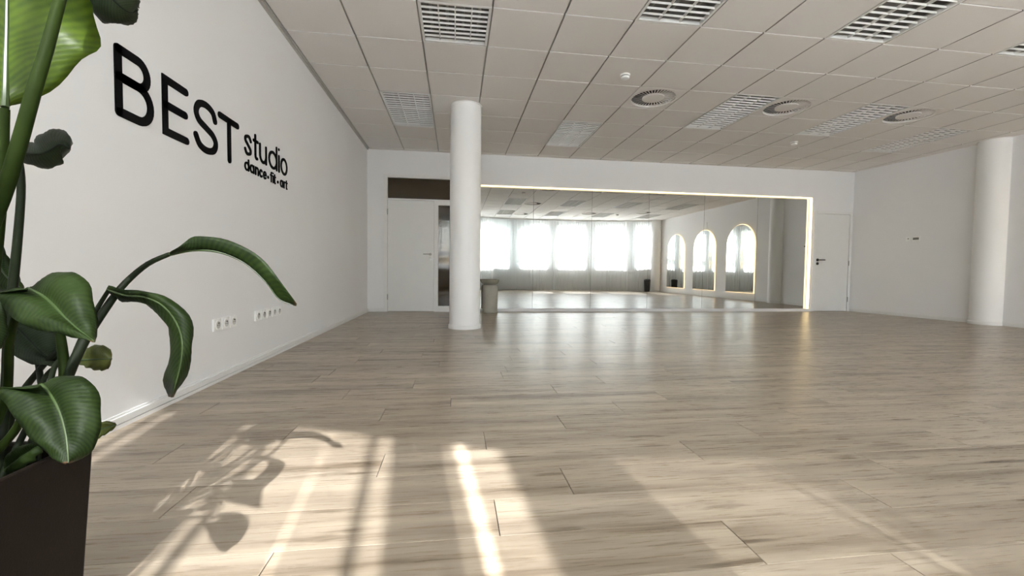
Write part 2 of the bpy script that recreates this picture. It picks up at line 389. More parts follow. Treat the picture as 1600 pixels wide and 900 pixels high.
# ------------------------------------------------------------------ ceiling: slab, rails, tiles
SLAB = [(-.15, YW+.2)] + [(x-(.15 if i == 0 else 0), y-.12) for i, (x, y) in enumerate(WP)] + [(RC[0]+.12, RC[1]), (9.9, YW+.2)]
cei = struct(MB().prism(SLAB, 'z', H+.13, H+.2).build('ceiling', M_rail))
LIGHTS = [(2, 0, 1), (1, 3, 2), (5, -2, 2), (8, -2, 2), (11, -2, 2), (14, -2, 2), (5, 4, 2), (8, 2, 2), (11, 2, 2), (14, 3, 2), (5, -6, 2), (8, -6, 2), (11, -6, 2), (14, -6, 2), (2, -4, 2)]
VENTS = [(6, 2), (9, 2), (12, 2), (6, -2), (6, -6), (10, -5), (13, -4)]
used = set()
for c, r, n_ in LIGHTS:
    for k in range(n_): used.add((c, r+k))
for c, r in VENTS: used.add((c, r))
CR = [(.03, YW)] + [(max(x, .03), y) for x, y in WP] + [RC, (9.73, YW)]
tile_me = None; TG = .008; TB = .010
M_edge_lit = plain('tile_edge_lit', (.97, .965, .95), .7, var=.005)  # extra white paints the window light caught by tile sides
def edge_mats(me):
    me.materials.append(M_tile); me.materials.append(M_edge_lit)
    me.materials.append(M_rail); me.update()
    for p in me.polygons: p.material_index = 0 if p.index < 2 else (1 if abs(p.normal.y) > .9 else 2)  # painted light: y sides pale like lit edges, x sides grey like shaded
def tile_geo(poly):
    n_ = len(poly)
    v = [(x, y, H) for x, y in poly]+[(x, y, H+.022) for x, y in poly]
    f = [tuple(range(n_-1, -1, -1)), tuple(range(n_, 2*n_))]+[(i, (i+1) % n_, (i+1) % n_+n_, i+n_) for i in range(n_)]
    return v, f
for c in range(0, 17):
    for r in range(-9, 8):
        if (c, r) in used: continue
        x0, y0 = G0+c*GR, r*GR
        rect = [(x0+TG, y0+TG), (x0+GR-TG, y0+TG), (x0+GR-TG, y0+GR-TG), (x0+TG, y0+GR-TG)]
        pc = clip(rect, CR)
        if area(pc) < .006: continue
        if abs(area(pc)-area(rect)) < 1e-4:
            if tile_me is None:
                v, f = tile_geo([(x-x0-.3, y-y0-.3) for x, y in rect]); tile_me = D.meshes.new('ceiling_tile'); tile_me.from_pydata([(a, b_, z-H) for a, b_, z in v], [], f); edge_mats(tile_me)
            o = D.objects.new('ceiling_tile', tile_me); o.location = (x0+.3, y0+.3, H); link(o, cei)
        else:
            v, f = tile_geo(pc); edge_mats(mesh('ceiling_tile', v, f, None, cei).data)
def railpart(x0, x1, y0, y1, dz=.015, mat=None, name='grid_rail'):
    pc = clip([(x0, y0), (x1, y0), (x1, y1), (x0, y1)], CR)
    if area(pc) < 1e-4: return
    MB().prism(pc, 'z', H+dz, H+.05).build(name, mat or M_rail, cei)
for c in range(0, 18): railpart(G0+c*GR-.012, G0+c*GR+.012, -5.2, YW)
for r in range(-8, 9): railpart(0, 10.2, r*GR-.012, r*GR+.012)
t = MB().box(.0, .022, -3.72, YW, H-.012, H+.02).box(.0, .042, -3.72, YW, H+.004, H+.02)
struct(t.build('trim_1', M_rail))
t = MB().box(.0, 9.74, YW-.018, YW, H+.002, H+.02); struct(t.build('trim_2', M_trim))

# ------------------------------------------------------------------ louvred ceiling lights
def bladed(name, me, loc, parent):
    o = D.objects.new(name, me); o.location = loc; return link(o, parent)
def quickmesh(name, mb, mat):
    me = D.meshes.new(name); me.from_pydata([tuple(v) for v in mb.v], [], mb.f); me.materials.append(mat); me.update(); return me
# cross blade: V-section parabolic blade, 0.55 long
bl = MB().add([(-.275, -.001, 0), (.275, -.001, 0), (.275, .001, 0), (-.275, .001, 0), (-.275, -.003, .017), (.275, -.003, .017), (.275, .003, .017), (-.275, .003, .017)],
              [(3,2,1,0),(4,5,6,7),(0,1,5,4),(1,2,6,5),(2,3,7,6),(3,0,4,7)])
ME_cross = quickmesh('cross_blade', bl, M_alu)
def long_me(l): return quickmesh('long_blade', MB().add([(-.002, -l/2, -.001), (.002, -l/2, -.001), (.002, l/2, -.001), (-.002, l/2, -.001), (-.006, -l/2, .022), (.006, -l/2, .022), (.006, l/2, .022), (-.006, l/2, .022)],
              [(3,2,1,0),(4,5,6,7),(0,1,5,4),(1,2,6,5),(2,3,7,6),(3,0,4,7)]), M_alu)
ME_long = {1: long_me(.552), 2: long_me(1.152)}
ME_tube = {}
for k, l in ((1, .53), (2, 1.12)):
    tb = MB().tube([(0, -l/2, 0), (0, l/2, 0)], .013, 10); ME_tube[k] = quickmesh('lamp_tube', tb, M_tubeglass)
LLAB = {(2, 0): 'square louvred ceiling light nearest the lettered wall at the top of the picture',
 (1, 3): 'long louvred ceiling light left of the front round column',
 (5, -2): 'long louvred ceiling light cut by the top edge, second row from the lettered wall',
 (8, -2): 'large louvred ceiling light cut by the top edge, upper right',
 (11, -2): 'louvred ceiling light of which one corner shows at the right picture edge',
 (14, -2): 'louvred ceiling light over the middle arched mirror, seen only in the wall mirror',
 (5, 4): 'bright louvred ceiling light just above the big wall mirror, right of the front column',
 (8, 2): 'louvred ceiling light between the first and second round air vents',
 (11, 2): 'louvred ceiling light between the second and third round air vents',
 (14, 3): 'louvred ceiling light nearest the right wall, beside the thermostat corner',
 (5, -6): 'louvred ceiling light by the curtains, leftmost in the wall mirror',
 (8, -6): 'louvred ceiling light by the curtains, second from left in the wall mirror',
 (11, -6): 'dull louvred ceiling light by the curtains, third from left in the wall mirror',
 (14, -6): 'louvred ceiling light by the end column, rightmost by the curtains in the mirror',
 (2, -4): 'louvred ceiling light above the potted plant, out of the picture'}
for c, r, nl in LIGHTS:
    if (c, r) == (2, -4): continue
    lx = GR*1.0; ly = GR*nl
    cx, cy = G0+c*GR+.3, r*GR+ly/2
    t = empty('ceiling_light', (cx, cy, H), LLAB[(c, r)], 'ceiling light', 'louvred ceiling lights')
    x0, x1, y0, y1 = cx-.296, cx+.296, cy-ly/2+.004, cy+ly/2-.004
    fr = MB()
    fw = .02
    fr.box(x0, x1, y0, y0+fw, H-.002, H+.03); fr.box(x0, x1, y1-fw, y1, H-.002, H+.03); fr.box(x0, x0+fw, y0+fw, y1-fw, H-.002, H+.03); fr.box(x1-fw, x1, y0+fw, y1-fw, H-.002, H+.03)
    fr.build('frame', M_trim, t)
    ho = MB(); zz0, zz1 = H+.03, H+.115
    ho.box(x0, x1, y0, y1, zz1, zz1+.008); ho.box(x0, x0+.006, y0, y1, zz0, zz1); ho.box(x1-.006, x1, y0, y1, zz0, zz1); ho.box(x0, x1, y0, y0+.006, zz0, zz1); ho.box(x0, x1, y1-.006, y1, zz0, zz1)
    ho.build('housing', M_house, t)
    nlong = 3 if nl == 1 else 2; ncr = 8 if nl == 1 else 16
    for k in range(1, nlong+1): bladed('long_blade', ME_long[nl], (-.276+.552*k/(nlong+1), 0, .004), t)
    for k in range(1, ncr): bladed('cross_blade', ME_cross, (0, -ly/2+.024+(ly-.048)*k/ncr, .003), t)
    for k in range(nlong+1): bladed('lamp_tube', ME_tube[nl], (-.276+.552*(k+.5)/(nlong+1), 0, .085), t)

# ------------------------------------------------------------------ swirl air vents
pl = MB(); R0, R1 = .262, .13
NS = 36
v = []; f = []
nseg = 72
sq = []
for i in range(nseg):
    a = 2*PI*i/nseg; m_ = max(abs(math.cos(a)), abs(math.sin(a))); sq.append((.296*math.cos(a)/m_, .296*math.sin(a)/m_))
    v.append((sq[-1][0], sq[-1][1], 0)); v.append((R0*math.cos(a), R0*math.sin(a), 0)); v.append((R0*math.cos(a), R0*math.sin(a), .03)); v.append((sq[-1][0], sq[-1][1], .012))
for i in range(nseg):
    j = (i+1) % nseg
    f += [(4*i, 4*j, 4*j+1, 4*i+1), (4*i+1, 4*j+1, 4*j+2, 4*i+2), (4*i, 4*i+3, 4*j+3, 4*j)]
ME_plate = quickmesh('face_plate', MB().add(v, f), M_tile)
hub = MB().lathe((0, 0), [(0.0001, .0), (R1*.7, .0), (R1, .004), (R1, .02), (.0001, .02)], 40); ME_hub = quickmesh('hub_disc', hub, M_tile)
box_ = MB().lathe((0, 0), [(R0, .03), (R0, .10), (.0001, .10)], 40); ME_plen = quickmesh('plenum', box_, M_dark)
# a vane: tilted blade from R1 to R0
wd_ = .018; tz = -.0024
vn = MB().add([(R1-.01, -.005, .012-tz*.5), (R0, -wd_/2, .014-tz), (R0, wd_/2, .014+tz), (R1-.01, .005, .012+tz*.5), (R1-.01, -.005, .014-tz*.5), (R0, -wd_/2, .016-tz), (R0, wd_/2, .016+tz), (R1-.01, .005, .014+tz*.5)],
              [(3,2,1,0),(4,5,6,7),(0,1,5,4),(1,2,6,5),(2,3,7,6),(3,0,4,7)])
ME_vane = quickmesh('vane', vn, M_tile)
VLAB = {(6, 2): 'round swirl air vent right of the near smoke detector, left of three', (9, 2): 'round swirl air vent in the middle of the three',
 (12, 2): 'round swirl air vent nearest the right wall, right of three', (6, -2): 'round swirl air vent seen in the mirror beside the first light',
 (6, -6): 'small round swirl air vent by the curtains, left one in the mirror', (10, -5): 'round swirl air vent by the curtains, middle one in the mirror',
 (13, -4): 'round swirl air vent by the curtains, right one in the mirror'}
for c, r in VENTS:
    t = empty('ceiling_vent', (G0+c*GR+.3, r*GR+.3, H), VLAB[(c, r)], 'air vent', 'swirl air vents')
    for nm, me in (('face_plate', ME_plate), ('hub_disc', ME_hub), ('plenum', ME_plen)): bladed(nm, me, (0, 0, 0), t)
    for k in range(NS):
        o = bladed('vane', ME_vane, (0, 0, 0), t); o.rotation_euler.z = 2*PI*k/NS

# smoke detectors
for (gx, gy), lab in (((5.52, 1.58), 'white smoke detector near the left air vent'), ((11.5, 4.57), 'white smoke detector between the far ceiling lights'), ((12.3, -4.5), 'smoke detector by the curtains, seen in the wall mirror')):
    x, y = G0+gx*GR, gy*GR
    t = empty('smoke_detector', (x, y, H), lab, 'smoke detector', 'smoke detectors')
    MB().lathe((x, y), [(.0001, H), (.052, H), (.054, H-.008), (.05, H-.014), (.0001, H-.014)], 32).build('base', M_plastic, t, True)
    MB().lathe((x, y), [(.042, H-.014), (.046, H-.03), (.042, H-.042), (.025, H-.05), (.0001, H-.052)], 32).build('sensor_head', M_plastic, t, True)
    MB().lathe((x, y), [(.043, H-.0145), (.0445, H-.0215), (.0445, H-.0225), (.043, H-.0225)], 32).build('sensor_slot', M_grey, t, True)

# ------------------------------------------------------------------ baseboards
def base_profile(p, q, h=.062, t=.018, side=1, name='baseboard_left', u0=0, u1=None):
    d = Vector((q[0]-p[0], q[1]-p[1])); l = d.length; e = d/l; nn = (-e.y*side, e.x*side)
    mb = MB(); u1 = l if u1 is None else u1
    mb.obox(p, e, nn, u0, u1, 0, t, 0, h*.30); mb.obox(p, e, nn, u0, u1, 0, t*.25, h*.30, h*.37); mb.obox(p, e, nn, u0, u1, 0, t, h*.37, h*.84); mb.obox(p, e, nn, u0, u1, 0, t*.45, h*.84, h)
    return mb
struct(base_profile((0, -3.72), (0, YW), side=-1).build('baseboard_left', M_trim))
b1 = base_profile((0.014, YW), (.28, YW), side=-1); b2 = base_profile((1.80, YW), (NX1, YW), h=.05, side=-1); b1.add(b2.v, b2.f); struct(b1.build('baseboard_back', M_trim))
b1 = base_profile((9.73, YW), (RC[0]+.003, RC[1]), side=-1, u0=0, u1=2.02); b2 = base_profile(RC, (9.785, -3.95), side=-1, u0=.14); b1.add(b2.v, b2.f); struct(b1.build('baseboard_right', M_trim))
for i in range(7):
    p, e, nn, l = frame2(i)
    if i == 0: bf = MB()
    bf.obox(p, e, nn, 0, l, -.014, 0, 0, .055)
struct(bf.build('baseboard_front', M_trim))

# ------------------------------------------------------------------ door 1 (leaf, transom light, sidelight)
d1 = struct(empty('door_1', (.75, YW, 0)))
fy0, fy1 = YW-.022, YW+.10
fr = MB()
for x0, x1, z0, z1 in [(.28, .352, 0, 2.45), (1.73, 1.80, 0, 2.45), (.352, 1.73, 2.40, 2.45), (.352, 1.73, 2.003, 2.032), (1.172, 1.245, 0, 2.003), (1.245, 1.73, 1.932, 2.003), (1.245, 1.73, 0, .104)]:
    fr.box(x0, x1, fy0, fy1, z0, z1, .002)
fr.build('door_frame', M_trim, d1)
lf = MB().box(.356, 1.168, YW-.014, YW+.03, .008, 1.999, .002).build('door_leaf', M_door, d1)
MB().box(.350, 1.732, YW+.03, YW+.036, 2.030, 2.402).build('transom_pane', M_dglass, d1)
MB().box(1.243, 1.732, YW+.03, YW+.036, .102, 1.934).build('sidelight_pane', M_dglass, d1)
def handle(parent, x, z, dirx, mat, ros=.026):
    y = YW-.014
    def disc(zc):
        m = MB(); n_ = 24; pts = [(x+ros*math.cos(2*PI*k/n_), zc+ros*math.sin(2*PI*k/n_)) for k in range(n_)]
        return m.prism(pts, 'y', y-.008, y)
    hb = disc(z); hb.tube([(x, y-.006, z), (x, y-.045, z), (x+dirx*.012, y-.055, z), (x+dirx*.06, y-.056, z), (x+dirx*.125, y-.054, z)], .0095, 10)
    hd = hb.build('door_handle', mat, parent, True)
    disc(z-.075).build('lock_rosette', mat, parent, True)
    MB().box(x-.004, x+.004, y-.0095, y-.004, z-.085, z-.066).build('key_slot', M_dark, parent)
handle(lf, 1.105, 1.045, -1, M_metal)
for z in (1.79, .27): MB().tube([(.352, YW-.028, z-.05), (.352, YW-.028, z+.05)], .009, 10).build('hinge', M_metal, d1, True)

# ------------------------------------------------------------------ door 2
d2 = struct(empty('door_2', (9.26, YW, 0)))
fr = MB()
for x0, x1, z0, z1 in [(8.815, 8.872, 0, 2.06), (9.648, 9.705, 0, 2.06), (8.872, 9.648, 2.005, 2.06)]: fr.box(x0, x1, YW-.022, YW+.08, z0, z1, .002)
fr.build('door_frame', M_trim, d2)
lf2 = MB().box(8.876, 9.644, YW-.012, YW+.03, .008, 2.001, .002).build('door_leaf', M_door, d2)
handle(lf2, 8.93, 1.06, 1, M_blackmetal, .028)
for z in (1.0, .25): MB().tube([(9.648, YW-.028, z-.05), (9.648, YW-.028, z+.05)], .009, 10).build('hinge', M_metal, d2, True)

# ------------------------------------------------------------------ wall mirror in its lit niche
wm = empty('wall_mirror', ((NX0+NX1)/2, YM, NZ0), 'wide frameless wall mirror of six panels edged with warm light', 'mirror')
MB().box(NX0+.004, NX1-.004, YM+.008, YM+.018, NZ0+.002, NZ1-.004).build('backing', M_seam, wm)
seams = [NX0+.006, 3.004, 4.14, 5.292, 6.449, 7.605, NX1-.012]
for a, b_ in zip(seams[:-1], seams[1:]):
    MB().box(a+.0022, b_-.0022, YM, YM+.006, NZ0+.004, NZ1-.010).build('mirror_panel', M_mirror, wm)
MB().box(NX0, NX1+.014, YW-.004, YM-.004, NZ1-.004, NZ1+.010).build('led_strip', M_led, wm)['label'] = 'warm glowing light strip'
MB().box(NX1-.004, NX1+.014, YW-.004, YM-.004, NZ0, NZ1-.006).build('led_strip', M_led, wm)['label'] = 'warm glowing light strip'

# ------------------------------------------------------------------ round columns
def column(name, c, r, lab, foot=True):
    t = empty(name, (c[0], c[1], 0), lab, 'column')
    MB().lathe(c, [(r, .0), (r, H+.10)], 72).build('shaft', M_col, t, True)
    MB().lathe(c, [(r, .0), (r+.012, .0), (r+.012, .045), (r+.007, .052), (r, .053)], 72).build('skirting', M_trim, t, True)
    MB().lathe(c, [(r, H-.012), (r+.007, H-.012), (r+.007, H+.004), (r, H+.004)], 72).build('collar', M_trim, t, True)
column('round_column', (1.682, 2.11), .200, 'white round column standing free in front of the left door')
column('round_column', (9.920, 2.150), .196, 'stout white half-round column set in the right wall')
column('round_column', (9.60, -4.03), .195, 'white round column at the curtain end, seen in the wall mirror')

# ------------------------------------------------------------------ pedestal with bowl
pc = (2.185, 4.165)
t = empty('pedestal', (pc[0], pc[1], 0), 'beige stone pedestal standing before the wall mirror behind the column', 'pedestal')
MB().lathe(pc, [(.0001, 0), (.130, 0), (.135, .01), (.137, .3), (.138, .44), (.132, .475), (.115, .492), (.0001, .492)], 48).build('body', M_stone, t, True)
MB().lathe(pc, [(.085, .488), (.098, .495), (.098, .502), (.085, .506)], 48).build('neck_ring', M_stone, t, True)
t2 = tag(MB().lathe(pc, [(.0001, .506), (.095, .506), (.13, .525), (.158, .565), (.164, .592), (.160, .598), (.152, .594), (.12, .572), (.0001, .566)], 48).build('stone_bowl', M_bowl, None, True), 'shallow grey stone bowl resting on the pedestal', 'bowl')

# ------------------------------------------------------------------ arched mirrors on the right wall
def rwx(y): return 9.785+(y+3.95)*(RC[0]-9.785)/(RC[1]+3.95)
ed = Vector((RC[0]-9.785, RC[1]+3.95)).normalized(); nd = Vector((-ed.y, ed.x))     # into the room
def arch_outline(w, h, n_=28):
    r = w/2; pts = [(-r, 0), (r, 0)]
    for k in range(n_+1):
        a = PI*k/n_; pts.append((r*math.cos(a), h-r+r*math.sin(a)))
    return pts
def arch_prism(yc, z0, out, d0, d1, inner=None):
    base = Vector((rwx(yc), yc))
    def P(u, z, d): q = base+ed*u+nd*d; return (q.x, q.y, z0+z)
    mb = MB(); n_ = len(out)
    if inner is None:
        v = [P(u, z, d0) for u, z in out]+[P(u, z, d1) for u, z in out]
        f = [tuple(range(n_)), tuple(range(2*n_-1, n_-1, -1))]+[(i, (i+1) % n_, (i+1) % n_+n_, i+n_) for i in range(n_)]
    else:
        v = [P(u, z, d0) for u, z in out]+[P(u, z, d1) for u, z in out]+[P(u, z, d0) for u, z in inner]+[P(u, z, d1) for u, z in inner]
        f = []
        for i in range(n_):
            j = (i+1) % n_
            f += [(i, j, j+n_, i+n_), (2*n_+i, 3*n_+i, 3*n_+j, 2*n_+j), (i+n_, j+n_, j+3*n_, i+3*n_), (i, i+2*n_, j+2*n_, j)]
    return mb.add(v, f)
for yc, lab in ((-2.80, 'arched mirror with warm glowing edge nearest the curtains'), (-1.03, 'middle arched mirror with warm glowing edge below a white cable'), (.735, 'arched mirror with warm glowing edge nearest the right wall column')):
    t = empty('arched_mirror', (rwx(yc), yc, .215), lab, 'mirror', 'arched mirrors on the right wall')
    W_, H_ = 1.20, 1.99
    o1 = arch_outline(W_, H_)
    arch_prism(yc, .215, o1, .026, .032).build('mirror_glass', M_mirror, t)
    oi_ = [(u*.955, .022+z*.972) for u, z in o1]
    ob = [(u*1.012, -.006+z*1.008) for u, z in o1]
    arch_prism(yc, .215, [(u*.95, .03+z*.965) for u, z in o1], .0, .024).build('back_panel', M_trim, t)
    arch_prism(yc, .215, ob, .004, .024, oi_).build('led_edge', M_led2, t)
q = Vector((rwx(-.93), -.93))
cb = tag(MB().tube([(q.x-.008, q.y, 2.20), (q.x-.008, q.y, 2.46)], .008, 8).build('cable_duct', M_trim), 'short white cable rising from the middle arched mirror', 'cable')

# ------------------------------------------------------------------ thermostat and sensor on the right wall
rd = Vector((RC[0]-9.73, RC[1]-YW)).normalized(); rn_ = Vector((rd.y, -rd.x))       # towards room
if rn_.x > 0: rn_ = -rn_
def rw_box(u0, u1, d0, d1, z0, z1): return MB().obox((9.73, YW), rd, rn_, u0, u1, d0, d1, z0, z1)
t = empty('thermostat', (9.73+rd.x*1.17, YW+rd.y*1.17, 1.43), 'white wall thermostat with grey display on the right wall', 'thermostat')
rw_box(1.115, 1.225, 0, .022, 1.385, 1.468).build('case', M_plastic, t); rw_box(1.122, 1.215, .022, .0235, 1.408, 1.448).build('display', M_grey, t)
t = empty('wall_switch', (9.73+rd.x*1.04, YW+rd.y*1.04, 1.43), 'small white switch box left of the thermostat', 'switch')
rw_box(1.0, 1.085, 0, .012, 1.39, 1.47).build('plate', M_plastic, t); rw_box(1.015, 1.07, .012, .018, 1.405, 1.455).build('rocker', M_plastic, t); rw_box(1.035, 1.05, .018, .0195, 1.425, 1.445).build('indicator', M_grey, t)

# ------------------------------------------------------------------ power outlets on the left wall
def outlet(y, lab):
    z = .378; t = empty('power_outlet', (0, y, z), lab, 'power outlet', 'outlets on the lettered wall')
    MB().box(0, .012, y-.0455, y+.0455, z-.0405, z+.0405, .003).build('frame', M_plastic, t)
    n_ = 28; ci = [(y+.031*math.cos(2*PI*k/n_), z+.031*math.sin(2*PI*k/n_)) for k in range(n_)]; cs = [(y+.024*math.cos(2*PI*k/n_), z+.024*math.sin(2*PI*k/n_)) for k in range(n_)]
    MB().prism(ci, 'x', .012, .016).build('insert', M_plastic, t)
    MB().prism(cs, 'x', .016, .0163).build('socket_well', plain_well, t)
    for s in (-1, 1):
        MB().prism([(y+s*.0095+.0035*math.cos(2*PI*k/12), z-.002+.0035*math.sin(2*PI*k/12)) for k in range(12)], 'x', .0163, .0167).build('pin_hole', M_dark, t)
    MB().prism([(y+.004*math.cos(2*PI*k/12), z+.012+.004*math.sin(2*PI*k/12)) for k in range(12)], 'x', .0163, .022).build('earth_pin', M_blackmetal, t)
plain_well = plain('socket_well_grey', (.62, .61, .58), .4)
for k, nm in enumerate(('left', 'middle', 'right')): outlet(-.49+k*.1, nm + ' power outlet in the near row of three')
for k, nm in enumerate(('first', 'second', 'third', 'fourth', 'fifth')): outlet(.087+k*.1, nm+' power outlet from the left in the far row of five')

# ------------------------------------------------------------------ wall lettering
def stroke(paths, sw, name, parent, d=.007):
    # flat stroke with round ends, on wall x=0
    mb = MB(); h = sw/2; nz = 12
    for pts in paths:
        pts = [Vector((p[0], p[1])) for p in pts]
        n_ = len(pts); closed = (pts[0]-pts[-1]).length < 1e-6
        left = []; right = []
        for i in range(n_):
            if closed: a = pts[(i-1) % (n_-1)]; b_ = pts[(i+1) % (n_-1)] if i < n_-1 else pts[1]
            else: a = pts[max(i-1, 0)]; b_ = pts[min(i+1, n_-1)]
            t1 = (pts[i]-a); t2 = (b_-pts[i])
            t1 = t1.normalized() if t1.length > 1e-9 else t2.normalized(); t2 = t2.normalized() if t2.length > 1e-9 else t1
            t_ = (t1+t2); t_ = t_.normalized() if t_.length > 1e-6 else t1
            nn = Vector((-t_.y, t_.x)); k = 1/max(.5, nn.dot(Vector((-t1.y, t1.x))))
            left.append(pts[i]+nn*h*k); right.append(pts[i]-nn*h*k)
        for i in range(n_-1): mb.prism([left[i], left[i+1], right[i+1], right[i]], 'x', .0005, d)
        ends = [] if closed else [pts[0], pts[-1]]
        for c in ends: mb.prism([(c.x+h*math.cos(2*PI*k/20), c.y+h*math.sin(2*PI*k/20)) for k in range(20)], 'x', .0005, d)
    return mb.build(name, M_letter, parent)
def arc(cx, cy, rx, ry, a0, a1, n_=14): return [(cx+rx*math.cos(math.radians(a0+(a1-a0)*k/n_)), cy+ry*math.sin(math.radians(a0+(a1-a0)*k/n_))) for k in range(n_+1)]
sg = empty('wall_lettering', (0, -.3, 1.46), 'black wall lettering reading BEST studio dance fit art', 'sign')
SW = .042
yb0, yb1 = -1.269, -1.081; zt, zb, zm = 1.766, 1.476, 1.640
top = [(yb0, zt)]+arc(yb1-.063, (zt+zm)/2, .063, (zt-zm)/2, 90, -90)+[(yb0, zm)]
bot = [(yb0, zm)]+arc(-1.061-.082, (zm+zb)/2, .082, (zm-zb)/2, 90, -90)+[(yb0, zb)]
stroke([top, bot, [(yb0, zt), (yb0, zb)]], SW, 'letter', sg)
stroke([[(-.769, 1.768), (-.950, 1.768), (-.950, 1.489), (-.769, 1.489)], [(-.950, 1.632), (-.778, 1.632)]], SW, 'letter', sg)
sS = crom([(-.470, 1.705), (-.497, 1.752), (-.567, 1.771), (-.640, 1.755), (-.672, 1.703), (-.645, 1.656), (-.570, 1.630), (-.497, 1.604), (-.464, 1.560), (-.492, 1.510), (-.567, 1.491), (-.640, 1.508), (-.678, 1.556)], 60)
stroke([[(p.x, p.y) for p in [Vector((q[0], q[1])) for q in sS]]] if False else [[(p[0], p[1]) for p in sS]], SW, 'letter', sg)
stroke([[(-.411, 1.769), (-.184, 1.769)], [(-.297, 1.769), (-.297, 1.500)]], SW, 'letter', sg)
def glyph(ch, y0, wd, zb, xh, asc, sw, parent):
    y1 = y0+wd; h = sw/2; a, b_ = y0+h, y1-h; lo, hi = zb+h, zb+xh-h; cy = (a+b_)/2; cz = (lo+hi)/2; rx = (b_-a)/2; rz = (hi-lo)/2; top = zb+asc-h
    P = []
    if ch == 'o': P = [arc(cy, cz, rx, rz, 0, 360, 28)]
    elif ch == 'd': P = [arc(cy, cz, rx, rz, 0, 360, 28), [(b_, top), (b_, lo)]]
    elif ch == 'a': P = [arc(cy, cz, rx, rz, 0, 360, 28), [(b_, hi), (b_, lo)]]
    elif ch == 'c': P = [arc(cy, cz, rx, rz, 42, 318, 24)]
    elif ch == 'e': P = [[(a, cz), (b_, cz)]+arc(cy, cz, rx, rz, 0, 318, 26)]
    elif ch == 'u': P = [[(a, hi)]+arc(cy, lo+rx, rx, rx, 180, 360, 16)+[(b_, hi)], [(b_, hi), (b_, lo)]]
    elif ch == 'n': P = [[(a, lo), (a, hi)], [(a, lo)]+arc(cy, hi-rx, rx, rx, 180, 0, 16)+[(b_, lo)]]
    elif ch == 'i': P = [[(cy, lo), (cy, hi)], [(cy, top), (cy, top+.0005)]]
    elif ch == 't': P = [[(cy-rx*.2, zb+asc*.93-h)]+[(cy-rx*.2, lo+rx*.6)]+arc(cy+rx*.45, lo+rx*.65, rx*.65, rx*.65, 180, 290, 8), [(a, hi), (b_, hi)]]
    elif ch == 'f': P = [[(cy-rx*.1, lo), (cy-rx*.1, top-rx*.8)]+arc(cy+rx*.6, top-rx*.7, rx*.7, rx*.7, 180, 80, 8), [(a, hi), (b_, hi)]]
    elif ch == 'r': P = [[(a, lo), (a, hi)], [(a, hi-rz*.7)]+arc(b_, hi-rz*.9, b_-a, rz*.9, 170, 90, 8)]
    elif ch == 's':
        s = crom([(b_-.0, hi-rz*.42), (cy+rx*.55, hi-rz*.06), (cy, hi), (a+rx*.22, hi-rz*.2), (a+rx*.16, cz+rz*.42), (cy, cz+rz*.02), (b_-rx*.16, cz-rz*.42), (b_-rx*.2, lo+rz*.2), (cy, lo), (cy-rx*.6, lo+rz*.08), (a, lo+rz*.45)], 36)
        P = [[(p[0], p[1]) for p in s]]
    elif ch == '.': P = [[(cy, cz), (cy+.0005, cz)]]
    stroke(P, sw, 'letter', parent)
def v3(q): return q
_c = crom
def crom2(P, n_): return _c([(p[0], p[1], 0) for p in P], n_)
for ch, y0, y1 in (('s', -.085, .028), ('t', .052, .142), ('u', .158, .290), ('d', .325, .498), ('i', .524, .548), ('o', .572, .722)):
    glyph(ch, y0, y1-y0, 1.603, .156, .214, .0235, sg)
for ch, y0, y1 in (('d', -.086, -.016), ('a', -.002, .066), ('n', .084, .142), ('c', .156, .212), ('e', .222, .282), ('f', .352, .396), ('i', .404, .418), ('t', .424, .464), ('a', .556, .620), ('r', .638, .674), ('t', .680, .722)):
    glyph(ch, y0, y1-y0, 1.484, .068, .092, .0145, sg)
glyph('.', .296, .032, 1.484, .062, .09, .026, sg); glyph('.', .492, .032, 1.484, .062, .09, .026, sg)

# ------------------------------------------------------------------ potted strelitzia
def at(u, v, dep):
    q = _f + _R*((u-800)/FPX) - _U*((v-450)/FPX)
    return CAM + q*dep
pp = empty('potted_plant', (.60, -2.70, 0), 'tall big-leaved green plant in a square dark brown pot', 'plant')
def potring(h, o): return [(.60-h-o, -2.70-h-o), (.60+h+o, -2.70-h-o), (.60+h+o, -2.70+h+o), (.60-h-o, -2.70+h+o)]
pm = MB(); v = []
for (hw, z) in ((.183, 0), (.202, .388), (.186, .388), (.180, .35), (.165, .03)):
    v += [(x, y, z) for x, y in potring(hw, 0)]
f = [(3, 2, 1, 0)]
for k in range(4):
    for i in range(4):
        j = (i+1) % 4; f.append((4*k+i, 4*k+j, 4*k+4+j, 4*k+4+i))
f.append((16, 17, 18, 19))
po = pm.add(v, f).build('pot', M_pot, pp)
bv = po.modifiers.new('bevel', 'BEVEL'); bv.width = .006; bv.segments = 2
sv = []; sf = []; ns = 14
for i in range(ns):
    for j in range(ns): sv.append((.60-.178+.356*i/(ns-1), -2.70-.178+.356*j/(ns-1), .335+.02*random.random()))
for i in range(ns-1):
    for j in range(ns-1): sf.append((i*ns+j, (i+1)*ns+j, (i+1)*ns+j+1, i*ns+j+1))
mesh('soil', sv, sf, M_soil, pp, True)
